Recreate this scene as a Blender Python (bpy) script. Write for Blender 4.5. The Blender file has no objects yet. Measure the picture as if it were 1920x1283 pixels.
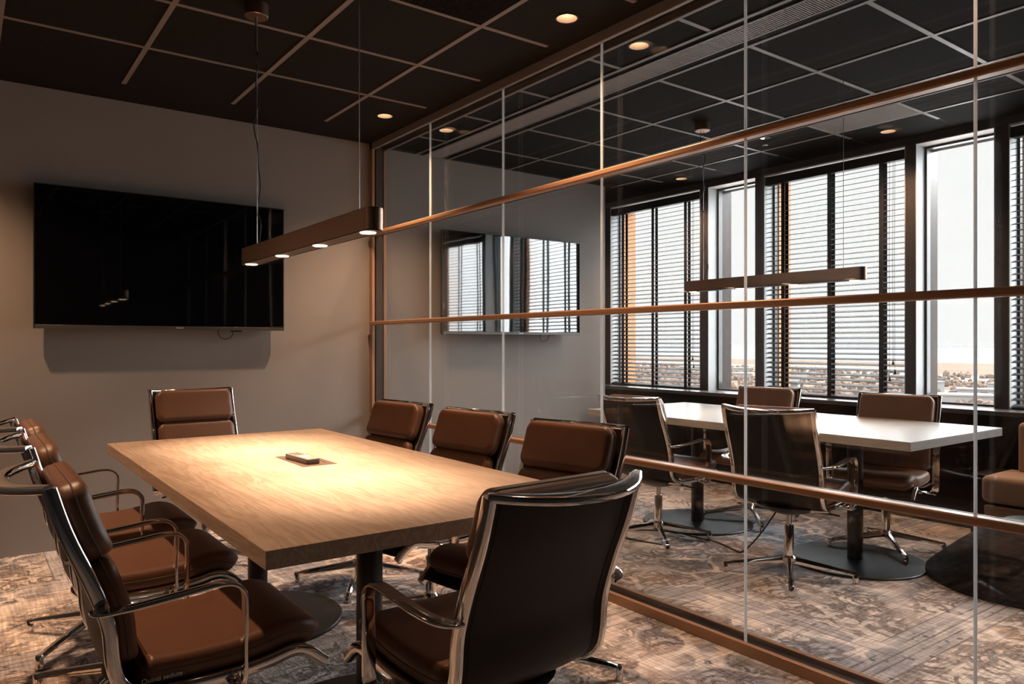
import bpy, bmesh, math, random
from mathutils import Vector, Matrix
S = bpy.context.scene
COL = S.collection
PI = math.pi
rnd = random.Random(7)

# ---------------------------------------------------------------- camera
cam = bpy.data.cameras.new('camera'); camo = bpy.data.objects.new('camera', cam); COL.objects.link(camo)
camo.location = (0, 0, 1.2); camo.rotation_euler = (PI/2, 0, -math.radians(36.44))
cam.sensor_width = 36; cam.lens = 1401.4/1920*36; cam.shift_y = 3.3/1920
cam.clip_start = .02; cam.clip_end = 20000
S.camera = camo
# ---------------------------------------------------------------- exposure
S.view_settings.view_transform = 'Standard'; S.view_settings.look = 'None'
S.view_settings.gamma = 1; S.view_settings.use_curve_mapping = False; S.view_settings.exposure = 0.0
# ---------------------------------------------------------------- sky: bright overcast, paler at the horizon
SKY_LOW, SKY_HIGH = 1.22, 5.0
W = bpy.data.worlds.new('sky'); S.world = W; W.use_nodes = True
n = W.node_tree.nodes; l = W.node_tree.links; n.clear()
wo = n.new('ShaderNodeOutputWorld'); bg = n.new('ShaderNodeBackground'); tc = n.new('ShaderNodeTexCoord')
sx = n.new('ShaderNodeSeparateXYZ'); mr = n.new('ShaderNodeMapRange'); mr.interpolation_type = 'SMOOTHSTEP'
l.new(tc.outputs['Generated'], sx.inputs[0]); l.new(sx.outputs[2], mr.inputs['Value'])
mr.inputs['From Min'].default_value = .25; mr.inputs['From Max'].default_value = .55
mr.inputs['To Min'].default_value = SKY_LOW; mr.inputs['To Max'].default_value = SKY_HIGH
l.new(mr.outputs[0], bg.inputs['Strength']); bg.inputs['Color'].default_value = (1, .995, .985, 1)
l.new(bg.outputs[0], wo.inputs[0])
# wide soft lamp added outside to brighten the window room
added_sun = bpy.data.lights.new('added_sun', 'SUN'); added_sun.energy = 8.0; added_sun.angle = math.radians(32); added_sun.color = (.97, .98, 1)
suno = bpy.data.objects.new('added_sun', added_sun); COL.objects.link(suno)
suno.rotation_euler = Vector((-.80, .38, -.46)).to_track_quat('-Z', 'Y').to_euler()
# daylight entering through each window
P_DAY = 16
def daylight(y0, y1, k=1.0):
    d = bpy.data.lights.new('daylight', 'AREA'); d.shape = 'RECTANGLE'; d.size = 1.75; d.size_y = (y1-y0)*.9
    d.energy = P_DAY*k*(y1-y0)*1.8; d.color = (.93, .97, 1); d.spread = math.radians(150)
    o = bpy.data.objects.new('daylight', d); COL.objects.link(o)
    o.location = (5.66, (y0+y1)/2, 1.72); o.rotation_euler = (0, PI/2, 0)
    return o
for y0_, y1_ in ((4.482, 5.66), (3.889, 4.395), (2.635, 3.81), (2.059, 2.566), (.81, 1.98), (.225, .735)): daylight(y0_, y1_)
# lamp strengths (each lamp is built with its fixture below)
WARM = (1.0, .61, .37)
WARM_TABLE = (1.0, .74, .53)
P_DOWN1, P_DOWN2, P_PEND1, P_PEND2 = 182, 75, 92, 8

# ---------------------------------------------------------------- materials
def mat(name):
    m = bpy.data.materials.new(name); m.use_nodes = True
    nt = m.node_tree; b = nt.nodes['Principled BSDF']
    return m, nt, b
def simple(name, col, rough=.5, metal=0, bump=0, bscale=200, spec=None, var=0, vscale=8, coat=0):
    m, nt, b = mat(name)
    b.inputs['Base Color'].default_value = (*col, 1); b.inputs['Roughness'].default_value = rough
    b.inputs['Metallic'].default_value = metal
    if spec is not None: b.inputs['Specular IOR Level'].default_value = spec
    if coat: b.inputs['Coat Weight'].default_value = coat; b.inputs['Coat Roughness'].default_value = .1
    t = nt.nodes.new('ShaderNodeTexCoord')
    if bump:
        x = nt.nodes.new('ShaderNodeTexNoise'); x.inputs['Scale'].default_value = bscale; x.inputs['Detail'].default_value = 3
        bp = nt.nodes.new('ShaderNodeBump'); bp.inputs['Strength'].default_value = bump; bp.inputs['Distance'].default_value = .002
        nt.links.new(t.outputs['Object'], x.inputs['Vector']); nt.links.new(x.outputs[0], bp.inputs['Height'])
        nt.links.new(bp.outputs[0], b.inputs['Normal'])
    if var:
        x = nt.nodes.new('ShaderNodeTexNoise'); x.inputs['Scale'].default_value = vscale; x.inputs['Detail'].default_value = 5
        mx = nt.nodes.new('ShaderNodeMix'); mx.data_type = 'RGBA'
        mx.inputs[6].default_value = (*[c*(1-var) for c in col], 1); mx.inputs[7].default_value = (*[c*(1+var) for c in col], 1)
        nt.links.new(t.outputs['Object'], x.inputs['Vector']); nt.links.new(x.outputs[0], mx.inputs[0])
        nt.links.new(mx.outputs[2], b.inputs['Base Color'])
    return m
def emit(name, col, s):
    m, nt, b = mat(name)
    b.inputs['Base Color'].default_value = (*col, 1); b.inputs['Emission Color'].default_value = (*col, 1)
    b.inputs['Emission Strength'].default_value = s
    return m
def glass(name, f0=.04, tint=(1, 1, 1), rough=0.0):
    m = bpy.data.materials.new(name); m.use_nodes = True; nt = m.node_tree; nt.nodes.clear()
    o = nt.nodes.new('ShaderNodeOutputMaterial'); mx = nt.nodes.new('ShaderNodeMixShader')
    tr = nt.nodes.new('ShaderNodeBsdfTransparent'); tr.inputs[0].default_value = (*tint, 1)
    gl = nt.nodes.new('ShaderNodeBsdfGlossy'); gl.inputs['Roughness'].default_value = rough
    lw = nt.nodes.new('ShaderNodeLayerWeight'); lw.inputs[0].default_value = .5
    pw = nt.nodes.new('ShaderNodeMath'); pw.operation = 'POWER'; pw.inputs[1].default_value = 5
    ma = nt.nodes.new('ShaderNodeMath'); ma.operation = 'MULTIPLY_ADD'; ma.inputs[1].default_value = 1-f0; ma.inputs[2].default_value = f0
    L = nt.links.new
    L(lw.outputs['Facing'], pw.inputs[0]); L(pw.outputs[0], ma.inputs[0]); L(ma.outputs[0], mx.inputs[0])
    L(tr.outputs[0], mx.inputs[1]); L(gl.outputs[0], mx.inputs[2]); L(mx.outputs[0], o.inputs[0])
    return m
def wood(name, c1, c2, rough=.4, scale=1.0, axis='Y'):
    m, nt, b = mat(name); N = nt.nodes.new; L = nt.links.new
    t = N('ShaderNodeTexCoord'); mp = N('ShaderNodeMapping')
    sc = {'Y': (9, .7, 9), 'X': (.7, 9, 9), 'Z': (9, 9, .7)}[axis]
    mp.inputs['Scale'].default_value = [s*scale for s in sc]
    L(t.outputs['Object'], mp.inputs[0])
    a = N('ShaderNodeTexNoise'); a.inputs['Scale'].default_value = 1.6; a.inputs['Detail'].default_value = 4; a.inputs['Distortion'].default_value = .6
    L(mp.outputs[0], a.inputs['Vector'])
    wv = N('ShaderNodeMath'); wv.operation = 'MULTIPLY'; wv.inputs[1].default_value = 60
    L(a.outputs[0], wv.inputs[0]); sn = N('ShaderNodeMath'); sn.operation = 'SINE'; L(wv.outputs[0], sn.inputs[0])
    f = N('ShaderNodeTexNoise'); f.inputs['Scale'].default_value = 30; f.inputs['Detail'].default_value = 6
    L(mp.outputs[0], f.inputs['Vector'])
    mr = N('ShaderNodeMapRange'); mr.inputs['From Min'].default_value = -1; mr.inputs['From Max'].default_value = 1
    mr.inputs['To Min'].default_value = 0; mr.inputs['To Max'].default_value = .45; L(sn.outputs[0], mr.inputs[0])
    ad = N('ShaderNodeMath'); ad.operation = 'MULTIPLY_ADD'; ad.inputs[1].default_value = .9; L(f.outputs[0], ad.inputs[0]); L(mr.outputs[0], ad.inputs[2])
    mx = N('ShaderNodeMix'); mx.data_type = 'RGBA'; mx.inputs[6].default_value = (*c1, 1); mx.inputs[7].default_value = (*c2, 1)
    L(ad.outputs[0], mx.inputs[0]); L(mx.outputs[2], b.inputs['Base Color'])
    b.inputs['Roughness'].default_value = rough
    bp = N('ShaderNodeBump'); bp.inputs['Strength'].default_value = .12; bp.inputs['Distance'].default_value = .001
    L(ad.outputs[0], bp.inputs['Height']); L(bp.outputs[0], b.inputs['Normal'])
    return m

def carpet():
    m, nt, b = mat('carpet'); N = nt.nodes.new; L = nt.links.new
    def math_(op, a, bb=None, c=None, clamp=False):
        x = N('ShaderNodeMath'); x.operation = op; x.use_clamp = clamp
        for i, v in enumerate((a, bb, c)):
            if v is None: continue
            if isinstance(v, (int, float)): x.inputs[i].default_value = v
            else: L(v, x.inputs[i])
        return x.outputs[0]
    def noise(vec, s, d=4, dist=0, col=False):
        x = N('ShaderNodeTexNoise'); x.inputs['Scale'].default_value = s; x.inputs['Detail'].default_value = d; x.inputs['Distortion'].default_value = dist
        L(vec, x.inputs['Vector']); return x.outputs[1 if col else 0]
    def mapr(v, a, c, lo=0, hi=1):
        x = N('ShaderNodeMapRange'); L(v, x.inputs[0]); x.inputs[1].default_value = a; x.inputs[2].default_value = c
        x.inputs[3].default_value = lo; x.inputs[4].default_value = hi; return x.outputs[0]
    def mix(f, a, c, mode='MIX'):
        x = N('ShaderNodeMix'); x.data_type = 'RGBA'; x.blend_type = mode
        if isinstance(f, (int, float)): x.inputs[0].default_value = f
        else: L(f, x.inputs[0])
        for i, v in ((6, a), (7, c)):
            if isinstance(v, tuple): x.inputs[i].default_value = (*v, 1)
            else: L(v, x.inputs[i])
        return x.outputs[2]
    tc = N('ShaderNodeTexCoord'); P = tc.outputs['Object']
    mp = N('ShaderNodeMapping'); mp.inputs['Location'].default_value = (.62, -.48, 0); L(P, mp.inputs[0]); Q = mp.outputs[0]
    def brick(mortar):
        x = N('ShaderNodeTexBrick'); L(Q, x.inputs['Vector']); x.inputs['Scale'].default_value = 1
        x.inputs['Brick Width'].default_value = 1.75; x.inputs['Row Height'].default_value = .96
        x.inputs['Mortar Size'].default_value = mortar; x.inputs['Mortar Smooth'].default_value = 0
        x.inputs['Color1'].default_value = (0, 0, 0, 1); x.inputs['Color2'].default_value = (1, 1, 1, 1); x.inputs['Mortar'].default_value = (.5, .5, .5, 1)
        x.offset = .37; x.squash = 1.0
        return x
    b0 = brick(.0); pid = b0.outputs['Color']
    band = brick(.10).outputs['Fac']; band2 = brick(.093).outputs['Fac']; band3 = brick(.045).outputs['Fac']; band4 = brick(.038).outputs['Fac']
    lineA = math_('SUBTRACT', band, band2); lineB = math_('SUBTRACT', band3, band4)
    seam = brick(.005).outputs['Fac']
    # patch ground colour
    rp = N('ShaderNodeValToRGB'); L(pid, rp.inputs[0]); cr = rp.color_ramp; cr.interpolation = 'CONSTANT'
    cols = [(0, (.80, .68, .60)), (.22, (.66, .57, .52)), (.38, (.40, .41, .45)), (.52, (.84, .73, .66)), (.68, (.62, .50, .42)), (.82, (.52, .51, .52)), (.92, (.76, .64, .55))]
    for i, (p, c) in enumerate(cols):
        e = cr.elements[i] if i < 2 else cr.elements.new(p)
        e.position = p; e.color = (*c, 1)
    base = rp.outputs[0]
    # large faded zones of slate blue and rust
    z1 = mapr(noise(P, .9, 3, .4), .50, .60); base = mix(math_('MULTIPLY', z1, .85), base, (.30, .325, .385))
    mp2 = N('ShaderNodeMapping'); mp2.inputs['Location'].default_value = (5.3, 2.1, 0); L(P, mp2.inputs[0])
    z2 = mapr(noise(mp2.outputs[0], 1.3, 3, .4), .56, .68); base = mix(math_('MULTIPLY', z2, .6), base, (.56, .35, .215))
    # floral scrolls
    nz = noise(P, 5.5, 2, 0, True)
    va = N('ShaderNodeVectorMath'); va.operation = 'MULTIPLY_ADD'; L(nz, va.inputs[0]); va.inputs[1].default_value = (.11, .11, 0); L(P, va.inputs[2])
    vo = N('ShaderNodeTexVoronoi'); vo.inputs['Scale'].default_value = 6.2; L(va.outputs[0], vo.inputs['Vector'])
    ring = math_('SINE', math_('MULTIPLY', vo.outputs['Distance'], 26.0))
    ring = mapr(ring, .35, .6)
    vo2 = N('ShaderNodeTexVoronoi'); vo2.feature = 'DISTANCE_TO_EDGE'; vo2.inputs['Scale'].default_value = 7.5; L(va.outputs[0], vo2.inputs['Vector'])
    vein = mapr(vo2.outputs['Distance'], .12, .07)
    vo3 = N('ShaderNodeTexVoronoi'); vo3.inputs['Scale'].default_value = 19; L(va.outputs[0], vo3.inputs['Vector'])
    dots = mapr(vo3.outputs['Distance'], .30, .2)
    blot = mapr(noise(P, 8, 4, 3.0), .54, .57)
    wear = mapr(noise(P, 3.0, 8), .36, .50)
    fine = mapr(noise(P, 70, 3), .36, .60)
    motif = math_('MAXIMUM', ring, math_('MULTIPLY', vein, .85)); motif = math_('MAXIMUM', motif, math_('MULTIPLY', blot, .8))
    bmot = math_('MULTIPLY', math_('MAXIMUM', dots, lineB), band)
    motif = math_('MULTIPLY', motif, math_('SUBTRACT', 1, math_('MULTIPLY', band, .75)))
    motif = math_('MAXIMUM', motif, bmot)
    motif = math_('MULTIPLY', math_('MULTIPLY', motif, wear), mapr(fine, 0, 1, .6, 1))
    base = mix(math_('MULTIPLY', band, .6), base, (.40, .395, .42))
    c = mix(math_('MULTIPLY', motif, .86), base, (.075, .055, .05))
    # pale veins
    vo4 = N('ShaderNodeTexVoronoi'); vo4.feature = 'DISTANCE_TO_EDGE'; vo4.inputs['Scale'].default_value = 4.3; L(va.outputs[0], vo4.inputs['Vector'])
    pale = math_('MULTIPLY', mapr(vo4.outputs['Distance'], .075, .04), mapr(noise(P, 3.3, 4), .45, .6))
    c = mix(math_('MULTIPLY', pale, .75), c, (.88, .78, .70))
    c = mix(math_('MULTIPLY', math_('MAXIMUM', lineA, seam), .5), c, (.07, .055, .05))
    # worn weave: thin threads across the pile
    mp3 = N('ShaderNodeMapping'); mp3.inputs['Scale'].default_value = (5, 75, 1); L(P, mp3.inputs[0])
    th = mapr(noise(mp3.outputs[0], 1, 3), .34, .66, .74, 1.22)
    mp4 = N('ShaderNodeMapping'); mp4.inputs['Scale'].default_value = (95, 5, 1); L(P, mp4.inputs[0])
    th2 = mapr(noise(mp4.outputs[0], 1, 2), .36, .66, .80, 1.18)
    tt = math_('MULTIPLY', th, th2)
    cc = N('ShaderNodeCombineXYZ'); [L(tt, cc.inputs[i]) for i in range(3)]
    c = mix(1.0, c, cc.outputs[0], 'MULTIPLY')
    L(c, b.inputs['Base Color']); b.inputs['Roughness'].default_value = .95; b.inputs['Specular IOR Level'].default_value = .15
    bp = N('ShaderNodeBump'); bp.inputs['Strength'].default_value = .35; bp.inputs['Distance'].default_value = .004
    L(math_('ADD', tt, fine), bp.inputs['Height']); L(bp.outputs[0], b.inputs['Normal'])
    return m

def joint_mat():
    m, nt, b = mat('glass_joint')
    b.inputs['Base Color'].default_value = (.9, .9, .88, 1); b.inputs['Roughness'].default_value = .25
    tl = nt.nodes.new('ShaderNodeBsdfTranslucent'); tl.inputs[0].default_value = (.95, .96, .96, 1)
    mx = nt.nodes.new('ShaderNodeMixShader'); mx.inputs[0].default_value = .7
    nt.links.new(b.outputs[0], mx.inputs[1]); nt.links.new(tl.outputs[0], mx.inputs[2])
    nt.links.new(mx.outputs[0], nt.nodes['Material Output'].inputs[0])
    return m
def tv_screen(ior):
    m, nt, b = mat('tv_glass')
    b.inputs['Base Color'].default_value = (.002, .002, .0025, 1); b.inputs['Roughness'].default_value = .03
    b.inputs['IOR'].default_value = ior
    t = nt.nodes.new('ShaderNodeTexCoord'); mp = nt.nodes.new('ShaderNodeMapping'); mp.inputs['Scale'].default_value = (1.6, 1, .25)
    x = nt.nodes.new('ShaderNodeTexNoise'); x.inputs['Scale'].default_value = 2.2; x.inputs['Detail'].default_value = 1
    bp = nt.nodes.new('ShaderNodeBump'); bp.inputs['Strength'].default_value = .08; bp.inputs['Distance'].default_value = .02
    nt.links.new(t.outputs['Object'], mp.inputs[0]); nt.links.new(mp.outputs[0], x.inputs['Vector'])
    nt.links.new(x.outputs[0], bp.inputs['Height']); nt.links.new(bp.outputs[0], b.inputs['Normal'])
    return m

M = dict(
    carpet=carpet(),
    wall=simple('painted_wall', (.225, .20, .18), .75, bump=.15, bscale=400, var=.05, vscale=3),
    dark_wall=simple('dark_wall', (.05, .046, .044), .7, bump=.1),
    tile=simple('ceiling_tile', (.017, .0145, .0125), .95, bump=.5, bscale=260, spec=.1, var=.35, vscale=60),
    tbar=simple('grid_bar', (.205, .17, .155), .5),
    black_gap=simple('black_gap', (.006, .006, .006), .9, spec=.1),
    grille=simple('grille_metal', (.34, .29, .27), .5),
    bronze=simple('bronze_metal', (.38, .21, .118), .38, metal=.25, bump=.05, bscale=90),
    bronze_dark=simple('dark_bronze', (.05, .035, .027), .45, metal=.3),
    copper=simple('brushed_copper', (.42, .27, .19), .34, metal=1, bump=.05, bscale=120),
    glass=glass('clear_glass', .035, (.985, .987, .985)),
    winglass=glass('window_glass', .03, (.985, .99, .99)),
    joint=joint_mat(),
    chrome=simple('polished_aluminium', (.80, .77, .74), .09, metal=1),
    chrome_soft=simple('satin_aluminium', (.62, .60, .58), .2, metal=1),
    leather=simple('brown_leather', (.128, .055, .027), .42, bump=.22, bscale=420, var=.12, vscale=14),
    leather_lit=simple('lit_brown_leather', (.25, .13, .075), .45, bump=.22, bscale=420, var=.12, vscale=14),  # lighter copy of the brown leather, lamplight put into its colour
    sling=simple('dark_leather', (.015, .0115, .0095), .55, spec=.3, bump=.2, bscale=380),
    stitch=simple('seam_thread', (.10, .055, .032), .6),
    black_metal=simple('black_metal', (.014, .013, .013), .38),
    black_plastic=simple('black_plastic', (.012, .012, .012), .35),
    black_satin=simple('black_laminate', (.009, .009, .010), .5, spec=.12, var=.15, vscale=5),
    post=simple('dark_window_post', (.05, .042, .04), .3),
    jamb=simple('pale_window_lining', (.30, .31, .31), .6),
    head=simple('cream_lining', (.46, .40, .36), .6),
    winframe=simple('anthracite_frame', (.03, .03, .034), .4),
    larch=wood('orange_larch', (.72, .36, .17), (.52, .24, .10), .7, 1, 'Z'),
    slat=simple('blind_slat', (.022, .021, .023), .6, spec=.25),
    tape=simple('ladder_tape', (.02, .02, .022), .9),
    sill=simple('window_sill', (.10, .10, .105), .3),
    tabletop=wood('oak_veneer', (.53, .39, .285), (.33, .225, .15), .42),
    tabletop_daylit=wood('daylit_oak_veneer', (.37, .365, .35), (.28, .275, .26), .34),  # same oak greyed: window daylight and sheen put into its colour
    tv=tv_screen(1.5), tv2=tv_screen(2.8),
    bezel=simple('tv_bezel', (.10, .095, .09), .35, metal=.6),
    white_print=simple('white_print', (.75, .75, .73), .6),
    cord=simple('black_cord', (.012, .012, .012), .5),
    wire=simple('steel_wire', (.75, .73, .70), .3, metal=1),
    lampglow=emit('lamp_glow', (1, .74, .48), 9), lampglow2=emit('lamp_glow_soft', (1, .74, .48), 5),
    cone=simple('downlight_cone', (.55, .44, .36), .5),
    ring=simple('downlight_ring', (.02, .018, .016), .5),
    fabric=simple('tan_fabric', (.52, .34, .235), .9, bump=.6, bscale=300, spec=.1, var=.15, vscale=120),
    fabric_leather=simple('camel_leather', (.43, .245, .135), .5, bump=.15, bscale=300),
    remote=simple('grey_remote', (.30, .24, .20), .4, metal=.3), remote_dark=simple('remote_side', (.035, .028, .024), .4),
    key=simple('remote_key', (.09, .075, .065), .5), keylight=simple('remote_light_key', (.85, .83, .8), .4),
    flap=simple('brown_flap', (.13, .075, .05), .45, metal=.4),
    steel=simple('sprinkler_steel', (.6, .6, .6), .2, metal=1),
    field=simple('winter_field', (.19, .13, .09), .95, var=.6, vscale=.012),
    water=simple('sky_toned_water', (.20, .205, .21), .6), shore=simple('hazed_shore', (.21, .215, .225), .95),  # colour stands in for sky reflection on the water and haze on shore
    twig=simple('bare_twigs', (.20, .145, .115), .95, var=.4, vscale=.05), plaster=simple('white_plaster', (.36, .36, .36), .8),
    roofing=simple('grey_roof', (.17, .16, .16), .8),
)

# ---------------------------------------------------------------- mesh helpers
class MB:
    def __init__(s): s.v = []; s.f = []
    def add(s, vs, fs):
        o = len(s.v); s.v += [tuple(v) for v in vs]; s.f += [tuple(i+o for i in f) for f in fs]; return s
    def box(s, x0, x1, y0, y1, z0, z1):
        return s.add([(x0,y0,z0),(x1,y0,z0),(x1,y1,z0),(x0,y1,z0),(x0,y0,z1),(x1,y0,z1),(x1,y1,z1),(x0,y1,z1)],
                     [(3,2,1,0),(4,5,6,7),(0,1,5,4),(1,2,6,5),(2,3,7,6),(3,0,4,7)])
    def rings(s, rs, cap=True, closed=False):
        k = len(rs[0]); vs = [p for r in rs for p in r]; fs = []
        m = len(rs); rng = range(m if closed else m-1)
        for i in rng:
            j = (i+1) % m
            for a in range(k):
                c = (a+1) % k
                fs.append((i*k+a, i*k+c, j*k+c, j*k+a))
        if cap and not closed:
            fs.append(tuple(reversed(range(k)))); fs.append(tuple((m-1)*k+a for a in range(k)))
        return s.add(vs, fs)
    def tube(s, pts, r, seg=10, closed=False, flat=None, wref=None):
        """round (r) or flat=(w,t) section swept along pts; wref(i)->width direction"""
        pts = [Vector(p) for p in pts]; rs = []; m = len(pts); prev = None
        for i, p in enumerate(pts):
            a = pts[i-1] if (i or closed) else p; b = pts[(i+1) % m] if (i < m-1 or closed) else p
            t = (b-a).normalized()
            if wref: w = Vector(wref(i))
            elif prev is not None: w = prev
            else: w = Vector((1,0,0)) if abs(t.x) < .8 else Vector((0,1,0))
            w = (w - t*w.dot(t)).normalized(); prev = w; nn = t.cross(w)
            rr = r[i] if isinstance(r, (list, tuple)) else r
            fw, ft = flat if flat else (rr, rr)
            if callable(fw): fw, ft = fw(i), ft(i)
            ring = []
            for k in range(seg):
                an = 2*PI*k/seg; cx, sy = math.cos(an), math.sin(an)
                if flat:
                    e = .45; cx = math.copysign(abs(cx)**e, cx); sy = math.copysign(abs(sy)**e, sy)
                ring.append(p + w*cx*fw + nn*sy*ft)
            rs.append(ring)
        return s.rings(rs, closed=closed)
    def lathe(s, prof, c=(0,0,0), seg=32, cap=True, sx=1, sy=1):
        rs = [[(c[0]+r*sx*math.cos(2*PI*k/seg), c[1]+r*sy*math.sin(2*PI*k/seg), c[2]+z) for k in range(seg)] for r, z in prof]
        return s.rings(rs, cap=cap)
    def cyl(s, x, y, z0, z1, r, seg=24): return s.lathe([(r, z0), (r, z1)], (x, y, 0), seg)
    def build(s, name, m, parent=None, bevel=0, smooth=30, bseg=2):
        me = bpy.data.meshes.new(name); me.from_pydata(s.v, [], s.f)
        bm = bmesh.new(); bm.from_mesh(me); bmesh.ops.recalc_face_normals(bm, faces=bm.faces); bm.to_mesh(me); bm.free()
        me.materials.append(M[m] if isinstance(m, str) else m)
        if smooth:
            me.shade_smooth(); me.set_sharp_from_angle(angle=math.radians(smooth))
        o = bpy.data.objects.new(name, me); COL.objects.link(o)
        if parent is not None: o.parent = parent
        if bevel:
            bv = o.modifiers.new('bevel', 'BEVEL'); bv.width = bevel; bv.segments = bseg; bv.limit_method = 'ANGLE'
        return o
def box(name, m, x0, x1, y0, y1, z0, z1, parent=None, bevel=0):
    return MB().box(x0, x1, y0, y1, z0, z1).build(name, m, parent, bevel)
def props(o, label, cat, group=None, kind=None):
    o['label'] = label; o['category'] = cat
    if group: o['group'] = group
    if kind: o['kind'] = kind
    return o
def thing(name, label, cat, loc=(0,0,0), rz=0, group=None, kind=None):
    o = bpy.data.objects.new(name, None); o.empty_display_size = .1; COL.objects.link(o)
    o.location = loc; o.rotation_euler = (0, 0, rz)
    return props(o, label, cat, group, kind)
def copy_tree(o, parent=None):
    c = o.copy(); COL.objects.link(c)
    if parent is not None: c.parent = parent
    for ch in list(o.children): copy_tree(ch, c)
    return c
def spline(pts, n=12):
    """Catmull-Rom through pts"""
    P = [Vector(p) for p in pts]; out = []
    for i in range(len(P)-1):
        p0 = P[i-1] if i else P[i]*2-P[i+1]; p1 = P[i]; p2 = P[i+1]; p3 = P[i+2] if i+2 < len(P) else P[i+1]*2-P[i]
        for k in range(n):
            t = k/n
            out.append(.5*((2*p1)+(p2-p0)*t+(2*p0-5*p1+4*p2-p3)*t*t+(3*p1-p0-3*p2+p3)*t**3))
    out.append(P[-1]); return out
def text(name, body, size, m, parent, matrix):
    c = bpy.data.curves.new(name, 'FONT'); c.body = body; c.size = size; c.extrude = .0003; c.align_x = 'CENTER'; c.align_y = 'CENTER'
    t = bpy.data.objects.new(name+'_source', c); COL.objects.link(t)
    dg = bpy.context.evaluated_depsgraph_get(); dg.update()
    me = bpy.data.meshes.new_from_object(t.evaluated_get(dg)); bpy.data.objects.remove(t)
    me.materials.clear(); me.materials.append(M[m]); me.name = name
    o = bpy.data.objects.new(name, me); COL.objects.link(o); o.parent = parent; o.matrix_local = matrix
    return o
def struct(o, label, cat): return props(o, label, cat, kind='structure')

# ================================================================ ROOM SHELL
FARY, FARY2, GX, WX, CZ = 5.06, 5.12, 2.485, 5.45, 2.675
LX, BY = -.45, -1.6
struct(box('floor', 'carpet', LX-.2, WX+.1, BY-.2, 6.6, -.2, 0), 'patchwork carpet floor of faded oriental patterns', 'floor')
ceil = struct(box('ceiling', 'tile', LX-.2, WX+.4, BY-.2, 6.6, CZ, CZ+.12), 'dark suspended ceiling of square tiles in a pale grid', 'ceiling')
# the tile grid: 24 mm bars, 600 mm module
g = MB()
ys = [4.07-.598*k for k in range(10)]
XR1 = [1.945, 1.345, .745, .145]; XR2 = [3.735, 4.335, 4.935]
for x in XR1: g.box(x-.012, x+.012, BY, FARY-.35, CZ-.004, CZ+.01)
for x in XR2: g.box(x-.012, x+.012, BY, FARY2, CZ-.004, CZ+.01)
for y in ys+[4.668]:
    if y < 4.5: g.box(LX, 2.34, y-.012, y+.012, CZ-.0035, CZ+.01)
    g.box(2.56, 2.84, y-.012, y+.012, CZ-.0035, CZ+.01)
    g.box(3.14, 5.15, y-.012, y+.012, CZ-.0035, CZ+.01)
struct(g.build('trim_1', 'tbar'), 'pale metal grid bars between the dark ceiling tiles', 'ceiling grid')
struct(box('wall_far', 'wall', LX-.2, GX, FARY, FARY+.25, 0, CZ), 'taupe painted wall behind the wall television of the front room', 'wall')
struct(box('wall_far_beyond_glass', 'wall', GX, 4.865, FARY2, FARY2+.25, 0, CZ), 'grey taupe wall behind the glass partition', 'wall')
struct(box('wall_left', 'dark_wall', LX-.2, LX, BY, FARY, 0, CZ), 'dark side wall of the front room', 'wall')
struct(box('wall_back', 'dark_wall', LX, GX+.06, BY-.2, BY, 0, CZ), 'dark wall behind the viewer', 'wall')
struct(box('wall_back_beyond_glass', 'dark_wall', GX+.06, WX, BY-.2, BY, 0, CZ), 'dark end wall of the window room', 'wall')
struct(box('wall_end_beyond_pier', 'wall', 2.6, WX+.35, 6.4, 6.6, 0, CZ), 'wall of the next room beyond the pier', 'wall')

# ---------------------------------------------------------------- glass partition
gp = struct(bpy.data.objects.new('wall_glass', None), 'double glazed partition with bronze rails between the two rooms', 'glass wall'); COL.objects.link(gp)
joints = [4.217, 3.408, 2.606, 1.797, .98, .17, -.64]
edges = [FARY-.02]+joints+[BY]
for a, b_ in zip(edges[:-1], edges[1:]):
    box('glass_pane', 'glass', 2.450, 2.460, b_+.0032, a-.0032, .02, 2.655, gp)
box('glass_pane', 'glass', 2.512, 2.522, BY, FARY-.045, .02, 2.655, gp)
for y in joints:
    box('glass_joint', 'joint', 2.4495, 2.4605, y-.0031, y+.0031, .03, 2.64, gp)
for z in (.675, 1.35, 2.0):
    MB().box(2.402, 2.4494, BY, FARY-.045, z-.014, z+.014).build('rail', 'bronze', gp, .006)
    MB().box(2.4606, 2.470, BY, FARY-.045, z-.012, z+.012).build('rail_clamp', 'bronze_dark', gp)
for x0, x1 in ((2.428, 2.4499), (2.4605, 2.5118), (2.5225, 2.546)):
    dark = x0 > 2.45 and x1 < 2.52
    MB().box(x0, x1, BY, FARY-.003, 0, .03 if dark else .045).build('floor_track', 'bronze_dark' if dark else 'bronze', gp, 0 if dark else .003)
    MB().box(x0, x1, BY, FARY-.003, 2.65 if dark else 2.625, CZ).build('ceiling_track', 'black_gap' if dark else 'tbar', gp, 0 if dark else .003)
    MB().box(x0, x1, FARY-.045, FARY-.001, 0, CZ).build('end_post', 'bronze_dark' if dark else 'bronze', gp, 0 if dark else .003)

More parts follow.
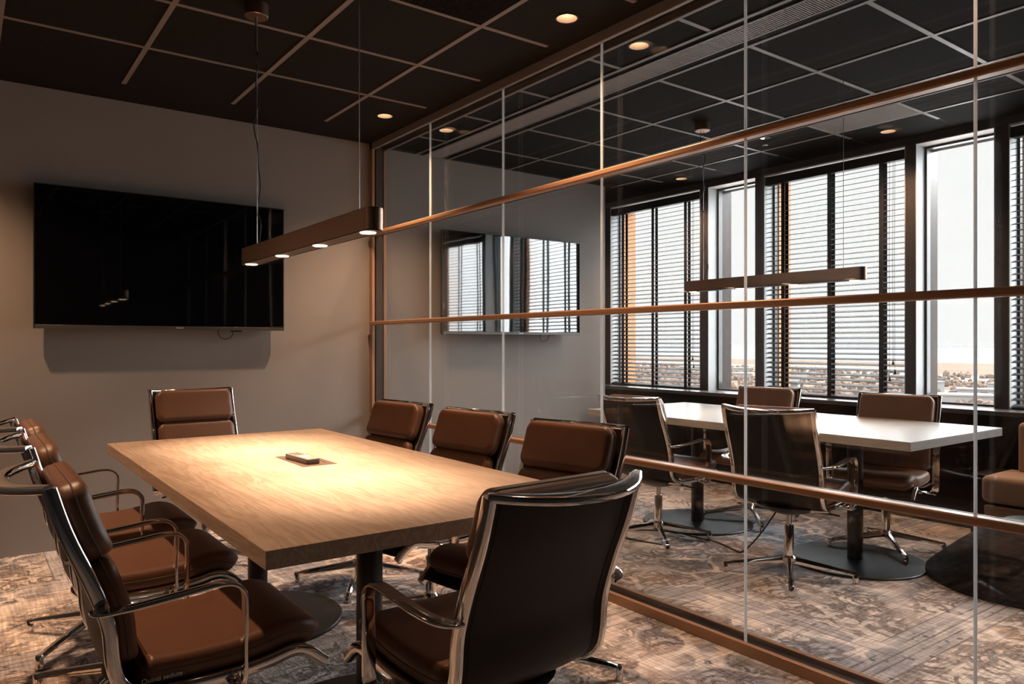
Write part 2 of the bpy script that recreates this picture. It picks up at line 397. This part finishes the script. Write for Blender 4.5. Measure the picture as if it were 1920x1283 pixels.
# ---------------------------------------------------------------- window wall
POSTS = [(5.66, 5.74), (4.395, 4.482), (3.81, 3.889), (2.566, 2.635), (1.98, 2.059), (.735, .81), (.15, .225)]
ZS, ZH = .775, 2.62
ww = struct(bpy.data.objects.new('wall_window', None), 'dark window wall with posts between the panes', 'wall'); COL.objects.link(ww)
box('lintel', 'dark_wall', WX, WX+.35, BY-.2, 6.6, ZH, CZ, ww)
box('parapet', 'black_satin', 5.27, WX+.35, BY-.2, 6.6, 0, ZS-.03, ww)
box('infill', 'dark_wall', WX, WX+.35, BY-.2, .15, ZS, ZH, ww)
box('infill', 'dark_wall', WX, WX+.35, 5.74, 6.6, ZS, ZH, ww)
box('window_ledge', 'sill', 5.25, WX+.12, BY, 6.4, ZS-.03, ZS, ww, .003)
for y0, y1 in POSTS: box('post', 'post', WX, WX+.34, y0, y1, ZS, ZH, ww, .002)
wins = [('blind', 4.482, 5.66), ('open', 3.889, 4.395), ('blind', 2.635, 3.81), ('open', 2.059, 2.566), ('blind', .81, 1.98), ('open', .225, .735)]
for i, (kind, y0, y1) in enumerate(wins, 1):
    w = struct(bpy.data.objects.new('window_%d' % i, None), ('tall narrow clear window without a blind' if kind == 'open' else 'wide window behind a slatted blind') + ', %s along the window wall' % ('first', 'second', 'third', 'fourth', 'fifth', 'sixth')[i-1], 'window'); COL.objects.link(w)
    d = .128; t = .006
    j = MB().box(WX+.001, WX+d, y1-t, y1, ZS, ZH).box(WX+.001, WX+d, y0, y0+t, ZS, ZH)
    j.build('jamb', 'jamb', w)
    box('head_lining', 'head', WX+.001, WX+d, y0+t, y1-t, ZH-t, ZH, w)
    f = MB(); fx0, fx1 = WX+d, WX+d+.05; fw = .022
    f.box(fx0, fx1, y0, y0+fw, ZS, ZH).box(fx0, fx1, y1-fw, y1, ZS, ZH).box(fx0, fx1, y0+fw, y1-fw, ZH-fw, ZH).box(fx0, fx1, y0+fw, y1-fw, ZS, ZS+.014)
    f.build('frame', 'winframe', w)
    box('pane', 'winglass', fx0+.02, fx0+.026, y0+fw, y1-fw, ZS+.014, ZH-fw, w)
    if kind == 'blind':
        MB().box(fx1+.001, WX+.345, y1-.03, y1, ZS, ZH).box(fx1+.001, WX+.345, y0, y0+.03, ZS, ZH).build('outer_lining', 'larch', w)

# ---------------------------------------------------------------- blinds
def blind(y0, y1, label):
    b = thing('venetian_blind', label, 'blind', (5.485, (y0+y1)/2, 0), 0, 'dark slatted blinds in the windows')
    hw = (y1-y0)/2-.012
    s = MB(); z = .80
    tl = math.radians(15)
    while z < 2.515:
        c, si = math.cos(tl)*.0245, math.sin(tl)*.0245; th = .0017
        # inner (room side, -x) edge lower
        s.add([(-c,-hw,z-si-th),(c,-hw,z+si-th),(c,hw,z+si-th),(-c,hw,z-si-th),(-c,-hw,z-si+th),(c,-hw,z+si+th),(c,hw,z+si+th),(-c,hw,z-si+th)],
              [(3,2,1,0),(4,5,6,7),(0,1,5,4),(1,2,6,5),(2,3,7,6),(3,0,4,7)])
        z += .0405
    s.build('slats', 'slat', b, 0, 0)
    box('head_rail', 'slat', -.032, .03, -hw, hw, 2.53, 2.60, b, .003)
    box('bottom_rail', 'slat', -.026, .026, -hw, hw, .776, .79, b, .002)
    for f in (-.71, .0, .71):
        y = f*hw
        t = MB().box(-.0275, -.0262, y-.017, y+.017, .785, 2.53).box(.0262, .0275, y-.017, y+.017, .785, 2.53)
        t.build('ladder_tape', 'tape', b, 0, 0)
    for k, (dy, zz) in enumerate(((.075, 1.06), (.10, .94), (.062, .99))):
        y = -hw+dy
        cd = MB().tube([(-.036, y, 2.53), (-.036, y+.004, 1.8), (-.036, y, zz)], .0012, 6).build('pull_cord', 'tape', b)
        MB().lathe([(.003, .03), (.009, 0), (.008, -.003)], (-.036, y, zz-.01), 10).build('tassel', 'tape', cd)
    return b
blind(4.482, 5.66, 'dark slatted blind in the far window beside the grey wall')
blind(2.635, 3.81, 'dark slatted blind in the middle, between the two clear windows')
blind(.81, 1.98, 'dark slatted blind above the tan sofa at the edge')

# ---------------------------------------------------------------- ceiling services
ad = thing('linear_air_diffuser', 'long slotted air diffuser in the ceiling beside the glass wall', 'air diffuser', (2.995, 0, CZ-.0008))
y0, y1 = BY+.02, FARY2-.02
MB().box(-.155, -.132, y0, y1, -.005, .0).box(.132, .155, y0, y1, -.005, 0).build('outer_bar', 'tbar', ad)
box('dark_slot', 'black_gap', -.132, .132, y0, y1, -.003, 0, ad)
MB().box(-.095, -.082, y0, y1, -.008, -.003).box(.06, .073, y0, y1, -.008, -.003).build('inner_bar', 'tbar', ad)
f = MB(); y = .6
while y < y1: f.box(-.082, .06, y, y+.006, -.007, -.003); y += .0125
f.build('fins', 'grille', ad, 0, 0)
for x0, x1, yc0, yc1, lab in ((1.357, 1.933, 2.288, 2.862, 'ribbed square air grille in the ceiling above the wooden table'), (4.347, 4.923, 2.288, 2.862, 'ribbed square air grille in the ceiling near the windows')):
    a = thing('air_grille', lab, 'air grille', (x0, yc0, CZ))
    box('backing', 'black_gap', 0, x1-x0, 0, yc1-yc0, -.002, 0, a)
    f = MB(); x = .004
    while x < x1-x0-.006: f.box(x, x+.006, 0, yc1-yc0, -.005, -.002); x += .012
    f.build('ribs', 'tile' if x0 < 2 else 'grille', a, 0, 0)

def spot(name, parent, loc, power, angle, blend=.4, r=.02, col=WARM):
    d = bpy.data.lights.new(name, 'SPOT'); d.energy = power; d.color = col; d.spot_size = math.radians(angle); d.spot_blend = blend; d.shadow_soft_size = r
    o = bpy.data.objects.new(name, d); COL.objects.link(o); o.parent = parent; o.location = loc
    return o
DOWN = [(x, y) for x in (-.14, 2.21) for y in (2.575, 4.377)] + [(2.70, .79), (2.70, 2.60), (2.70, 4.42), (5.18, .79), (5.18, 2.622), (5.18, 4.47)]
def cut_holes():
    c = MB()
    for x, y in DOWN: c.cyl(x, y, CZ-.02, CZ+.052, .0495, 32)
    co = c.build('cutter', 'black_gap', None, 0, 0)
    b = ceil.modifiers.new('holes', 'BOOLEAN'); b.object = co; b.operation = 'DIFFERENCE'; b.solver = 'EXACT'
    dg = bpy.context.evaluated_depsgraph_get(); dg.update()
    me = bpy.data.meshes.new_from_object(ceil.evaluated_get(dg))
    ceil.modifiers.clear(); ceil.data = me; bpy.data.objects.remove(co)
cut_holes()
def downlight(x, y, label, power, angle=104):
    t = thing('downlight', label, 'ceiling light', (x, y, CZ), 0, 'recessed ceiling downlights')
    R = .049
    MB().lathe([(R-.001, .001), (R+.005, -.0005), (R+.005, -.003), (R-.002, -.003)], seg=36, cap=False).build('trim_ring', 'ring', t)
    MB().lathe([(R-.0015, -.0025), (.033, .030), (.033, .034), (R-.001, .0)], seg=36, cap=False).build('reflector', 'cone', t)
    MB().lathe([(.001, .031), (.032, .031), (.032, .036), (.001, .038)], seg=28).build('lamp', 'lampglow', t)
    spot('lamp_light', t, (0, 0, -.004), power, angle, 1.0, .03)
    return t
for y in (2.575, 4.377): downlight(-.14, y, 'recessed downlight by the side wall, outside the view, %s' % {.775: 'near the viewer', 2.575: 'halfway along', 4.377: 'by the television'}[y], P_DOWN1)
for y, lab in ((2.575, 'recessed downlight of the front room above the glass wall, top of the picture'), (4.377, 'recessed downlight of the front room nearest the television wall')): downlight(2.21, y, lab, P_DOWN1)
for y, lab in ((.79, 'recessed downlight behind the glass, outside the view'), (2.60, 'recessed downlight behind the glass beside the long air diffuser'), (4.42, 'recessed downlight behind the glass at the far end of the air diffuser')): downlight(2.70, y, lab, P_DOWN2)
for y, lab in ((.79, 'recessed downlight over the sofa, outside the view'), (2.622, 'recessed downlight by the windows above the middle blind'), (4.47, 'recessed downlight by the windows above the far blind')): downlight(5.18, y, lab, P_DOWN2)

sp = thing('sprinkler', 'small white sprinkler head on the ceiling near the windows', 'sprinkler', (4.63, 3.22, CZ))
MB().lathe([(.035, 0), (.035, -.006), (.012, -.012)], seg=20).build('cover_plate', 'steel', sp)
MB().cyl(0, 0, -.05, -.012, .007, 12).build('stem', 'steel', sp)
MB().lathe([(.004, -.05), (.02, -.052), (.02, -.056), (.004, -.057)], seg=16).build('deflector', 'steel', sp)

# ---------------------------------------------------------------- pendant lamps
def pendant(x, ya, yb, label, power, canopy_y, glow, m):
    t = thing('bar_pendant_lamp', label, 'pendant lamp', (x, (ya+yb)/2, 1.55), 0, 'bar pendants over the tables')
    hl = (yb-ya)/2; r = .031; H = .073
    def stad(rr, z, e=0):
        o = []
        for k in range(17): a = PI*k/16; o.append((rr*math.cos(a), hl-r+rr*math.sin(a), z))
        for k in range(17): a = PI+PI*k/16; o.append((rr*math.cos(a), -hl+r+rr*math.sin(a), z))
        return o
    MB().rings([stad(r, .004), stad(r, H-.002), stad(r-.002, H)], cap=True).build('housing', m, t)
    MB().rings([stad(r, 0), stad(r, .0039)], cap=False).rings([stad(r-.003, .001), stad(r-.003, .0039)], cap=True).build('underside', 'bronze_dark', t)
    for k in range(4):
        y = -hl+.067 + k*(2*hl-.134)/3
        l = MB().lathe([(.001, -.0015), (.024, -.0015), (.026, .001)], (0, y, 0), 24).build('lamp', glow, t)
        spot('lamp_light', t, (0, y, -.012), power, 70, 1.0, .02, WARM_TABLE)
    cy = canopy_y-(ya+yb)/2; cz = CZ-1.55
    MB().lathe([(.05, cz), (.05, cz-.055), (.048, cz-.057)], (0, cy, 0), 32).build('canopy', m, t)
    MB().tube([(0, cy-.01, H-.002), (0, cy-.01, cz-.055)], .0016, 8).build('suspension_wire', 'wire', t)
    MB().tube([(0, -hl+.13, H-.002), (0, -hl+.13, cz)], .0016, 8).build('suspension_wire', 'wire', t)
    pts = [(0, cy+.012, cz-.055), (.0, cy+.012, cz-.16)]
    rr = random.Random(3)
    for k in range(1, 9):
        z = cz-.16 - k*(cz-.16-H-.16)/8
        pts.append((rr.uniform(-.006, .012), cy-.008+(-1)**k*rr.uniform(.006, .026), z))
    pts += [(.004, cy-.045, H+.10), (.003, cy-.035, H+.03), (0, cy-.02, H-.002)]
    MB().tube(spline(pts, 6), .0027, 8).build('power_cord', 'cord', t)
    return t
pendant(1.035, 2.10, 3.405, 'copper bar pendant with four lit spots over the wooden table', P_PEND1, 3.27, 'lampglow', 'copper')
pendant(3.98, 2.135, 3.40, 'grey bar pendant with four spots behind the glass, before the windows', P_PEND2, 3.255, 'lampglow2', 'copper')

# ---------------------------------------------------------------- televisions
def tv(x0, x1, z0, z1, yf, yw, label, scr='tv'):
    t = thing('television', label, 'television', ((x0+x1)/2, yf, (z0+z1)/2), 0, 'wall televisions')
    w, h = (x1-x0)/2, (z1-z0)/2
    MB().box(-w, w, .006, .035, -h, h).build('casing', 'black_plastic', t, .004)
    MB().box(-w+.006, w-.006, 0, .0059, -h+.022, h-.006).build('screen', scr, t)
    MB().box(-w, w, .002, .0059, h-.006, h).box(-w, -w+.006, .002, .0059, -h, h-.006).box(w-.006, w, .002, .0059, -h, h-.006).build('bezel', 'black_plastic', t)
    bz = MB().box(-w+.006, w-.006, -.003, .0059, -h, -h+.021).build('lower_bezel', 'bezel', t, .001)
    text('maker_mark', 'PHILIPS', .014, 'white_print', bz, Matrix.Translation((.055, -.0034, -h+.0105)) @ Matrix.Rotation(PI/2, 4, 'X'))
    MB().box(-.3, .3, .036, yw-yf-.001, -h*.6, h*.5).build('wall_bracket', 'black_plastic', t, .003)
    MB().box(w*.6-.06, w*.6+.01, .012, .03, -h-.010, -h-.0005).build('sensor_bar', 'black_plastic', t, .002)
    cab = [(w*.42, .05, -h+.02), (w*.42, .05, -h-.02), (w*.45, .06, -h-.05), (w*.50, .06, -h-.055), (w*.545, .05, -h-.03), (w*.55, .05, -h+.02)]
    MB().tube(spline(cab, 6), .003, 8).build('cable', 'cord', t)
    return t
tv(.330, 1.752, 1.287, 2.105, 4.955, FARY, 'large black television on the taupe wall of the front room')
tv(3.02, 4.445, 1.276, 2.095, 5.00, FARY2, 'television behind the glass mirroring the blinds', 'tv2')

# ================================================================ FURNITURE
def table(cx, y0, y1, label, topmat, flap):
    t = thing('conference_table', label, 'table', (cx, (y0+y1)/2, 0))
    hw, hl = .504, (y1-y0)/2
    MB().box(-hw, hw, -hl, hl, .707, .75).build('tabletop', topmat, t, .0015)
    for s in (-1, 1):
        y = s*.55
        MB().cyl(0, y, .012, .695, .041, 32).build('column', 'black_metal', t)
        MB().lathe([(.36, 0), (.36, .008), (.355, .012), (.04, .014)], (0, y, 0), 64).build('base_plate', 'black_metal', t)
        MB().box(-.3, .3, y-.12, y+.12, .695, .7069).build('mounting_plate', 'black_metal', t)
    if flap:
        f = MB().box(-.032, .1, -.065, .235, .7501, .7512).build('cable_flap', 'flap', t)
        MB().box(.072, .076, -.02, .2, .7513, .7522).build('flap_edge', 'chrome_soft', f)
    return t
table(1.037, 1.62, 3.80, 'long oak conference table under the lit copper pendant', 'tabletop', True)
table(3.985, 1.66, 3.84, 'long oak table, greyed by painted daylight, behind the glass by the windows', 'tabletop_daylit', False)

rm = thing('remote_control', 'small grey remote control lying on the brown flap of the oak table', 'remote control', (1.052, 2.775, .7514), .07)
def rrect(w, l, r, z, n=6):
    o = []
    for cx, cy, a0 in ((w-r, l-r, 0), (-w+r, l-r, PI/2), (-w+r, -l+r, PI), (w-r, -l+r, 1.5*PI)):
        for k in range(n+1): a = a0+PI/2*k/n; o.append((cx+r*math.cos(a), cy+r*math.sin(a), z))
    return o
MB().rings([rrect(.026, .1, .012, 0), rrect(.027, .101, .013, .004), rrect(.027, .101, .013, .018), rrect(.026, .1, .012, .0195)]).build('body', 'remote_dark', rm)
MB().rings([rrect(.0265, .1, .012, .0196), rrect(.0255, .099, .012, .0215)]).build('face', 'remote', rm)
k_ = MB()
for i in range(4):
    for j in range(3): k_.box(-.018+j*.014, -.010+j*.014, .02+i*.018, .03+i*.018, .0216, .0228)
k_.build('keypad', 'key', rm, .001)
box('light_key', 'keylight', -.02, .02, -.03, -.014, .0216, .0226, rm)

# ---------------------------------------------------------------- the swivel chair
PROF = [(-.28,.888),(-.258,.814),(-.237,.757),(-.205,.682),(-.178,.607),(-.165,.556),(-.158,.483),(-.142,.435),(-.10,.402),(-.02,.393),(.10,.393),(.19,.403),(.255,.415),(.295,.402),(.338,.366)]
CURVE = spline([(0, y, z) for y, z in PROF], 10)
ARC = [0]
for a, b_ in zip(CURVE[:-1], CURVE[1:]): ARC.append(ARC[-1]+(b_-a).length)
def at(s):
    s = max(0, min(s, ARC[-1]-1e-6)); i = 0
    while ARC[i+1] < s: i += 1
    f = (s-ARC[i])/(ARC[i+1]-ARC[i]); p = CURVE[i].lerp(CURVE[i+1], f)
    a = CURVE[max(i-1, 0)]; c = CURVE[min(i+2, len(CURVE)-1)]; t = (c-a).normalized()
    return p, t, Vector((0, -t.z, t.y))
RX = .222
def pad_mesh(s0, s1, hw, T, r, nu=30, nx=28, front_roll=0, crown=.0):
    """cushion following the rail curve, rounded outline and edges; returns body and its piping outline"""
    mb = MB(); L = s1-s0; top = []; bot = []; outline = []
    def off(d):
        return 0 if d >= r else r-math.sqrt(max(0, r*r-(r-d)**2))
    us = [.5-.5*math.cos(PI*(i+.5)/nu) for i in range(nu)]
    rows_t = []; rows_b = []
    for u in us:
        d = min(u, 1-u)*L; w = hw-off(d)
        rt = []; rb = []
        for j in range(nx+1):
            xs = -math.cos(PI*j/nx); x = xs*w
            dx = w-abs(x); e = min(d, dx); er = .022
            k = math.sqrt(max(0, 1-(1-min(e/er, 1))**2))
            bul = 1+crown*(1-(x/hw)**2)*(1-(2*u-1)**2)
            p, t, nn = at(s0+u*L)
            c = p+nn*(.008+T/2)
            h = T/2*(.30+.70*k)
            rt.append(tuple(c+nn*h*bul+Vector((x, 0, 0)))); rb.append(tuple(c-nn*h+Vector((x, 0, 0))))
        rows_t.append(rt); rows_b.append(rb)
    rings = [a+list(reversed(b)) for a, b in zip(rows_t, rows_b)]
    mb.rings(rings, cap=False)
    # end caps
    for R_, flip in ((rings[0], 0), (rings[-1], 1)):
        kk = nx+1; vs = R_; fs = []
        for j in range(nx): fs.append((j, j+1, 2*kk-2-j, 2*kk-1-j))
        mb.add(vs, fs)
    def edge(lift):
        pl = []
        for u in us: d = min(u, 1-u)*L; pl.append((u, hw-off(d)))
        loop = [(u, w) for u, w in pl]+[(u, -w) for u, w in reversed(pl)]
        out = []
        for u, w in loop:
            p, t, nn = at(s0+u*L); out.append(p+nn*(.008+T/2+lift)+Vector((w, 0, 0)))
        return out
    return mb, edge
def weld(mb):
    return mb
LEGM = {}
def make_chair(leather='leather'):
    t = bpy.data.objects.new('swivel_chair', None); t.empty_display_size = .1; COL.objects.link(t)
    n = len(CURVE)
    for s in (-1, 1):
        MB().tube([p+Vector((s*RX, 0, 0)) for p in CURVE], 1, 14, flat=(.011, .0155), wref=lambda i: (1, 0, 0)).build('side_rail', 'chrome', t, 0, 50)
    # leather sling between the rails
    sl = MB(); rows = []; ns = 60; nx = 14
    for i in range(ns+1):
        p, tg, nn = at(ARC[-1]*(.008+.975*i/ns)); rt = []; rb = []
        for j in range(nx+1):
            x = (2*j/nx-1)*(RX-.008); sag = -.012*(1-(x/RX)**2)
            ruf = .0016*math.sin(j*2.6)*max(0, 1-i/5)
            c = p+Vector((x, 0, 0))+nn*(sag+ruf)
            rt.append(tuple(c+nn*.004)); rb.append(tuple(c-nn*.004))
        rows.append(rt+list(reversed(rb)))
    sl.rings(rows, cap=True); slo = sl.build('sling', 'sling', t, 0, 60)
    for s in (-1, 1):     # welt seams on the back of the sling
        pts = [at(ARC[-1]*(.02+.6*i/40)) for i in range(41)]
        MB().tube([p+Vector((s*(RX-.028), 0, 0))-nn*.0065 for p, _, nn in pts], .0018, 6).build('seam', 'sling', slo)
    for nm, s0, s1, hw, T, r, cr in (('head_pad', .010, .202, .206, .064, .045, .14), ('back_pad', .204, .455, .204, .05, .04, .12), ('seat_pad', .498, .945, .213, .066, .055, .10)):
        mb, edge = pad_mesh(s0, s1, hw, T, r, crown=cr)
        bm = bmesh.new()
        po = mb.build(nm, leather, t, 0, 60)
        bm.from_mesh(po.data); bmesh.ops.remove_doubles(bm, verts=bm.verts, dist=.0004); bmesh.ops.recalc_face_normals(bm, faces=bm.faces); bm.to_mesh(po.data); bm.free()
        po.data.shade_smooth()
        MB().tube(edge(.002), .0024, 6, closed=True).build('piping', 'stitch', po)
    # the bowed bar across the top
    pts = []
    for k in range(25):
        x = (k/12-1)*(RX+.004); b_ = (1-(abs(x)/RX)**2.2) if abs(x) < RX else 0
        pts.append((x, -.281-.086*b_, .888-.010*b_))
    MB().tube(pts, 1, 14, flat=(lambda i: .011+.013*math.sin(PI*i/24)**.7, lambda i: .0095), wref=lambda i: (0, 1, 0.12)).build('top_bar', 'chrome', t, 0, 50)
    # arm loops
    for s in (-1, 1):
        ctl = [(.230,-.190,.610),(.252,-.186,.612),(.274,-.160,.617),(.282,-.110,.622),(.284,-.01,.632),(.284,.05,.638),(.284,.085,.634),(.284,.108,.615),(.284,.115,.583),(.283,.112,.48),(.281,.114,.405),(.272,.108,.384),(.250,.104,.377),(.226,.102,.382)]
        pts = spline(ctl, 5); m = len(pts)
        def wr(i, m=m, s=s):
            f = i/(m-1)
            a = max(0, 1-f/.14); c = max(0, (f-.84)/.16)
            return (s*(1-max(a, c))+.05*s, -a-.0*f-c, 0)
        MB().tube([(s*x, y, z) for x, y, z in pts], 1, 12, flat=(lambda i: .018, lambda i: .005), wref=wr).build('armrest', 'chrome', t, 0, 50)
    # under-seat support
    MB().lathe([(.03, .335), (.055, .333), (.10, .346), (.150, .366), (.165, .380), (.150, .385)], (0, -.01, 0), 32, sx=1, sy=.85).build('seat_support', 'black_metal', t, 0, 40)
    for y in (-.06, .12):
        MB().tube([(-RX, y, at_z(y)-.012), (-.1, y, .372), (.1, y, .372), (RX, y, at_z(y)-.012)], 1, 10, flat=(.016, .008), wref=lambda i: (0, 1, 0)).build('cross_bar', 'chrome', t)
    MB().tube([(.05, .02, .352), (.16, .035, .35), (.235, .05, .343)], .005, 8).build('height_lever', 'black_plastic', t)
    MB().lathe([(.024, .095), (.024, .27), (.022, .276)], seg=24).build('column', 'chrome', t)
    MB().cyl(0, 0, .27, .338, .014, 16).build('piston', 'chrome_soft', t)
    return t
def at_z(y):
    best = min((p for p in CURVE[60:]), key=lambda p: abs(p.y-y)); return best.z
def chair_base(t, yaw):
    b = bpy.data.objects.new('base', None); b.empty_display_size = .05; COL.objects.link(b); b.parent = t; b.rotation_euler = (0, 0, yaw)
    hub = MB().lathe([(.03, .078), (.034, .085), (.034, .108), (.027, .118)], seg=24).build('hub', 'chrome', b)
    for k in range(4):
        a = k*PI/2; ca, sa = math.cos(a), math.sin(a)
        if 'leg' not in LEGM:
            rs = []
            for i in range(9):
                f = i/8; r = .02+.298*f; z = .112-.058*f; w = .0155-.003*f; h0 = .036-.020*f
                if i == 8: z -= .004
                rs.append([(r, -w*.5, z), (r, w*.5, z), (r, w, z-h0*.5), (r, w*.8, z-h0), (r, -w*.8, z-h0), (r, -w, z-h0*.5)])
            lg = MB().rings(rs).lathe([(.0145, .010), (.0145, .047), (.011, .053)], (.312, 0, 0), 14)
            o = lg.build('leg', 'chrome', b, .0015, 40); LEGM['leg'] = o.data
            gl = MB().lathe([(.014, 0), (.0155, .003), (.0145, .0098)], (.312, 0, 0), 14).build('glide', 'chrome_soft', o); LEGM['glide'] = gl.data
        else:
            o = bpy.data.objects.new('leg', LEGM['leg']); COL.objects.link(o); o.parent = b
            gl = bpy.data.objects.new('glide', LEGM['glide']); COL.objects.link(gl); gl.parent = o
        o.rotation_euler = (0, 0, a)
    return b
proto = {}
def place_chair(x, y, heading, yaw, label, group, leather='leather', lift=0):
    """heading: the way the sitter faces, degrees from +X; yaw: direction of one foot, degrees"""
    rz = math.radians(heading-90)
    if leather not in proto: c = make_chair(leather); proto[leather] = c; c['fresh'] = 1
    src = proto[leather]
    if 'fresh' in src.keys(): c = src; del src['fresh']
    else:
        c = src.copy(); COL.objects.link(c)
        for ch in list(src.children):
            if ch.name.split('.')[0] == 'base': continue
            copy_tree(ch, c)
    if lift:
        for ch in c.children:
            if ch.name.split('.')[0] not in ('column',): ch.location.z = lift
    c.location = (x, y, 0); c.rotation_euler = (0, 0, rz)
    chair_base(c, math.radians(yaw)-rz)
    return props(c, label, 'chair', group)
A, B_ = 'leather swivel chairs around the oak table', 'leather swivel chairs at the grey table'
c1 = place_chair(.433, 2.097, 0, 45, 'brown swivel chair on the side near the viewer, closest at the lower left', A)
place_chair(.445, 2.86, 0, 47, 'brown swivel chair second in the left row, between two others', A)
place_chair(.455, 3.47, 0, 45, 'brown swivel chair third in the left row, nearest the television wall', A)
place_chair(1.09, 4.32, -88, 40, 'brown swivel chair at the head of the oak table below the television', A, lift=.045)
place_chair(1.62, 3.49, 186, 56, 'brown swivel chair at the right side of the oak table, nearest the glass corner', A)
place_chair(1.65, 2.83, 188, 50, 'brown swivel chair in the middle of the row along the glass wall', A)
place_chair(1.67, 2.14, 192, 45, 'brown swivel chair along the glass wall, right behind the chair seen from its back', A)
place_chair(1.07, 1.535, 93, 20, 'swivel chair at the near end of the oak table, seen from its dark back', A)
place_chair(3.44, 3.15, 4, 52, 'swivel chair behind the glass seen from its dark back, further one by the grey wall', B_, 'leather')
place_chair(3.42, 2.24, 12, 35, 'swivel chair behind the glass seen from its dark back, nearer one at the middle', B_, 'leather')
place_chair(4.32, 3.13, 187, 50, 'brown swivel chair painted in a lamplit tone on the window side of the grey table, further one', B_, 'leather_lit')
place_chair(4.34, 2.21, 192, 45, 'brown swivel chair painted in a lamplit tone on the window side of the grey table, nearer the sofa', B_, 'leather_lit')
# maker's tag printed on the seat side of the nearest chair
sd = [o for o in c1.children if o.name.startswith('seat_pad')][0]
p, tg, nn = at(.66)
ang = math.atan2(tg.z, tg.y)
mt = Matrix(((0, 0, 1, RX-.005), (1, 0, 0, 0), (0, 1, 0, 0), (0, 0, 0, 1)))
text('seat_tag', 'Quinti sedute', .016, 'white_print', sd, Matrix.Translation((.0, -.055, .424)) @ mt)

# ---------------------------------------------------------------- sofa, pedestal, floor cord
sf = thing('sofa', 'tan upholstered sofa under the windows at the right edge', 'sofa', (4.72, 1.86, 0))
def cushion(x0, x1, y0, y1, z0, z1, b): return MB().box(x0, x1, y0, y1, z0, z1), b
q = MB().box(0, .40, -1.25, 0, .29, .445).build('seat_cushion', 'fabric', sf, .035, 60, 5)
MB().box(.30, .47, -1.25, -.08, .43, .735).build('back_cushion', 'fabric', sf, .03, 60, 5)
MB().box(.02, .47, -1.25, -.01, .06, .275).build('base', 'fabric_leather', sf, .012, 60, 3)
MB().box(.03, .47, -1.25, -.02, .276, .289).build('plinth_strip', 'black_satin', sf)
MB().box(.17, .50, .001, .12, 0, .42).build('side_box', 'black_satin', sf, .004)
MB().box(.06, .46, -1.2, -.05, 0, .0599).build('foot_plinth', 'black_satin', sf)

pd = thing('cone_pedestal', 'black cone shaped pedestal on the carpet before the tan sofa', 'pedestal', (4.31, 1.46, 0))
MB().lathe([(.46, 0), (.47, .008), (.468, .03), (.445, .055), (.33, .16), (.19, .275), (.15, .30), (.03, .305)], seg=72).build('cone', 'black_satin', pd)
MB().lathe([(.12, .301), (.12, .312), (.112, .316)], seg=40).build('cap', 'black_metal', pd)

cord = [(3.36, 3.05, .004), (3.30, 3.3, .005), (3.42, 3.42, .006), (3.58, 3.2, .02), (3.62, 3.0, .016), (3.66, 2.87, .006), (3.60, 2.70, .006), (3.56, 2.62, .03), (3.62, 2.56, .12), (3.72, 2.50, .28), (3.80, 2.46, .45), (3.85, 2.45, .60), (3.85, 2.45, .70)]
props(MB().tube(spline(cord, 8), .005, 8).build('power_cable', 'cord'), 'black power cable looping over the carpet under the grey table', 'cable')

# ================================================================ OUTSIDE
GZ = -41
def outside(name, m, x0, x1, y0, y1, z, label, cat):
    o = box(name, m, x0, x1, y0, y1, z-1, z); return props(o, label, cat, kind='structure')
outside('ground', 'field', 60, 1750, -1500, 4000, GZ, 'pale winter fields far below the windows', 'field')
outside('sea', 'water', 1750, 9000, -6000, 14000, GZ-.2, 'pale water along the horizon', 'water')
hill = MB(); N_ = 60
vs = []
for i in range(N_+1):
    y = -5000+17000*i/N_; h = 24+26*abs(math.sin(i*.7)*math.sin(i*.31+1))
    vs += [(8200, y, GZ-1), (8300, y, GZ+h), (8900, y, GZ+h*.8), (9000, y, GZ-1)]
hill.add(vs, [(i*4+k, i*4+k+1, i*4+5+k, i*4+4+k) for i in range(N_) for k in range(3)])
props(hill.build('distant_hills', 'shore'), 'low far shore on the horizon, painted grey with haze', 'hills', kind='structure')
# inlets and light ground
for x0, x1, y0, y1 in ((900, 1080, 250, 700), (640, 720, 260, 330), (1200, 1300, 600, 1300)):
    o = box('water_inlet', 'water', x0, x1, y0, y1, GZ-.5, GZ+.1); props(o, 'pale strip of water among the fields, about %d metres off' % x0, 'water', kind='structure')
# bare woods: nobody could count them
tr = MB(); ico = bmesh.new(); bmesh.ops.create_icosphere(ico, subdivisions=1, radius=1)
iv = [v.co.copy() for v in ico.verts]; fi = [[v.index for v in f.verts] for f in ico.faces]; ico.free()
for k in range(1500):
    x = rnd.choice((rnd.uniform(430, 620), rnd.uniform(560, 900), rnd.uniform(760, 1100))); y = x*rnd.uniform(.28, 1.05)
    h = rnd.uniform(2, 5.5); w = rnd.uniform(1.6, 5)
    tr.add([(x+v.x*w*rnd.uniform(.7, 1.2), y+v.y*w*rnd.uniform(.7, 1.2), GZ+h*.55+v.z*h*rnd.uniform(.6, 1.15)) for v in iv], fi)
props(tr.build('woods', 'twig', None, 0, 0), 'bare brown woods scattered over the fields below the windows', 'woods', kind='stuff')
for k in range(14):
    x = rnd.uniform(420, 950); y = x*rnd.uniform(.33, .95); w, d, h = rnd.uniform(8, 22), rnd.uniform(7, 14), rnd.uniform(5, 9)
    b = thing('distant_house', 'white flat house far below among the bare woods', 'house', (x, y, GZ), rnd.uniform(0, 1.5), 'houses far below the windows')
    MB().box(-d, d, -w, w, 0, h).build('walls', 'plaster', b)
    MB().box(-d-.5, d+.5, -w-.5, w+.5, h, h+1).build('roof', 'roofing' if k % 3 == 0 else 'plaster', b)
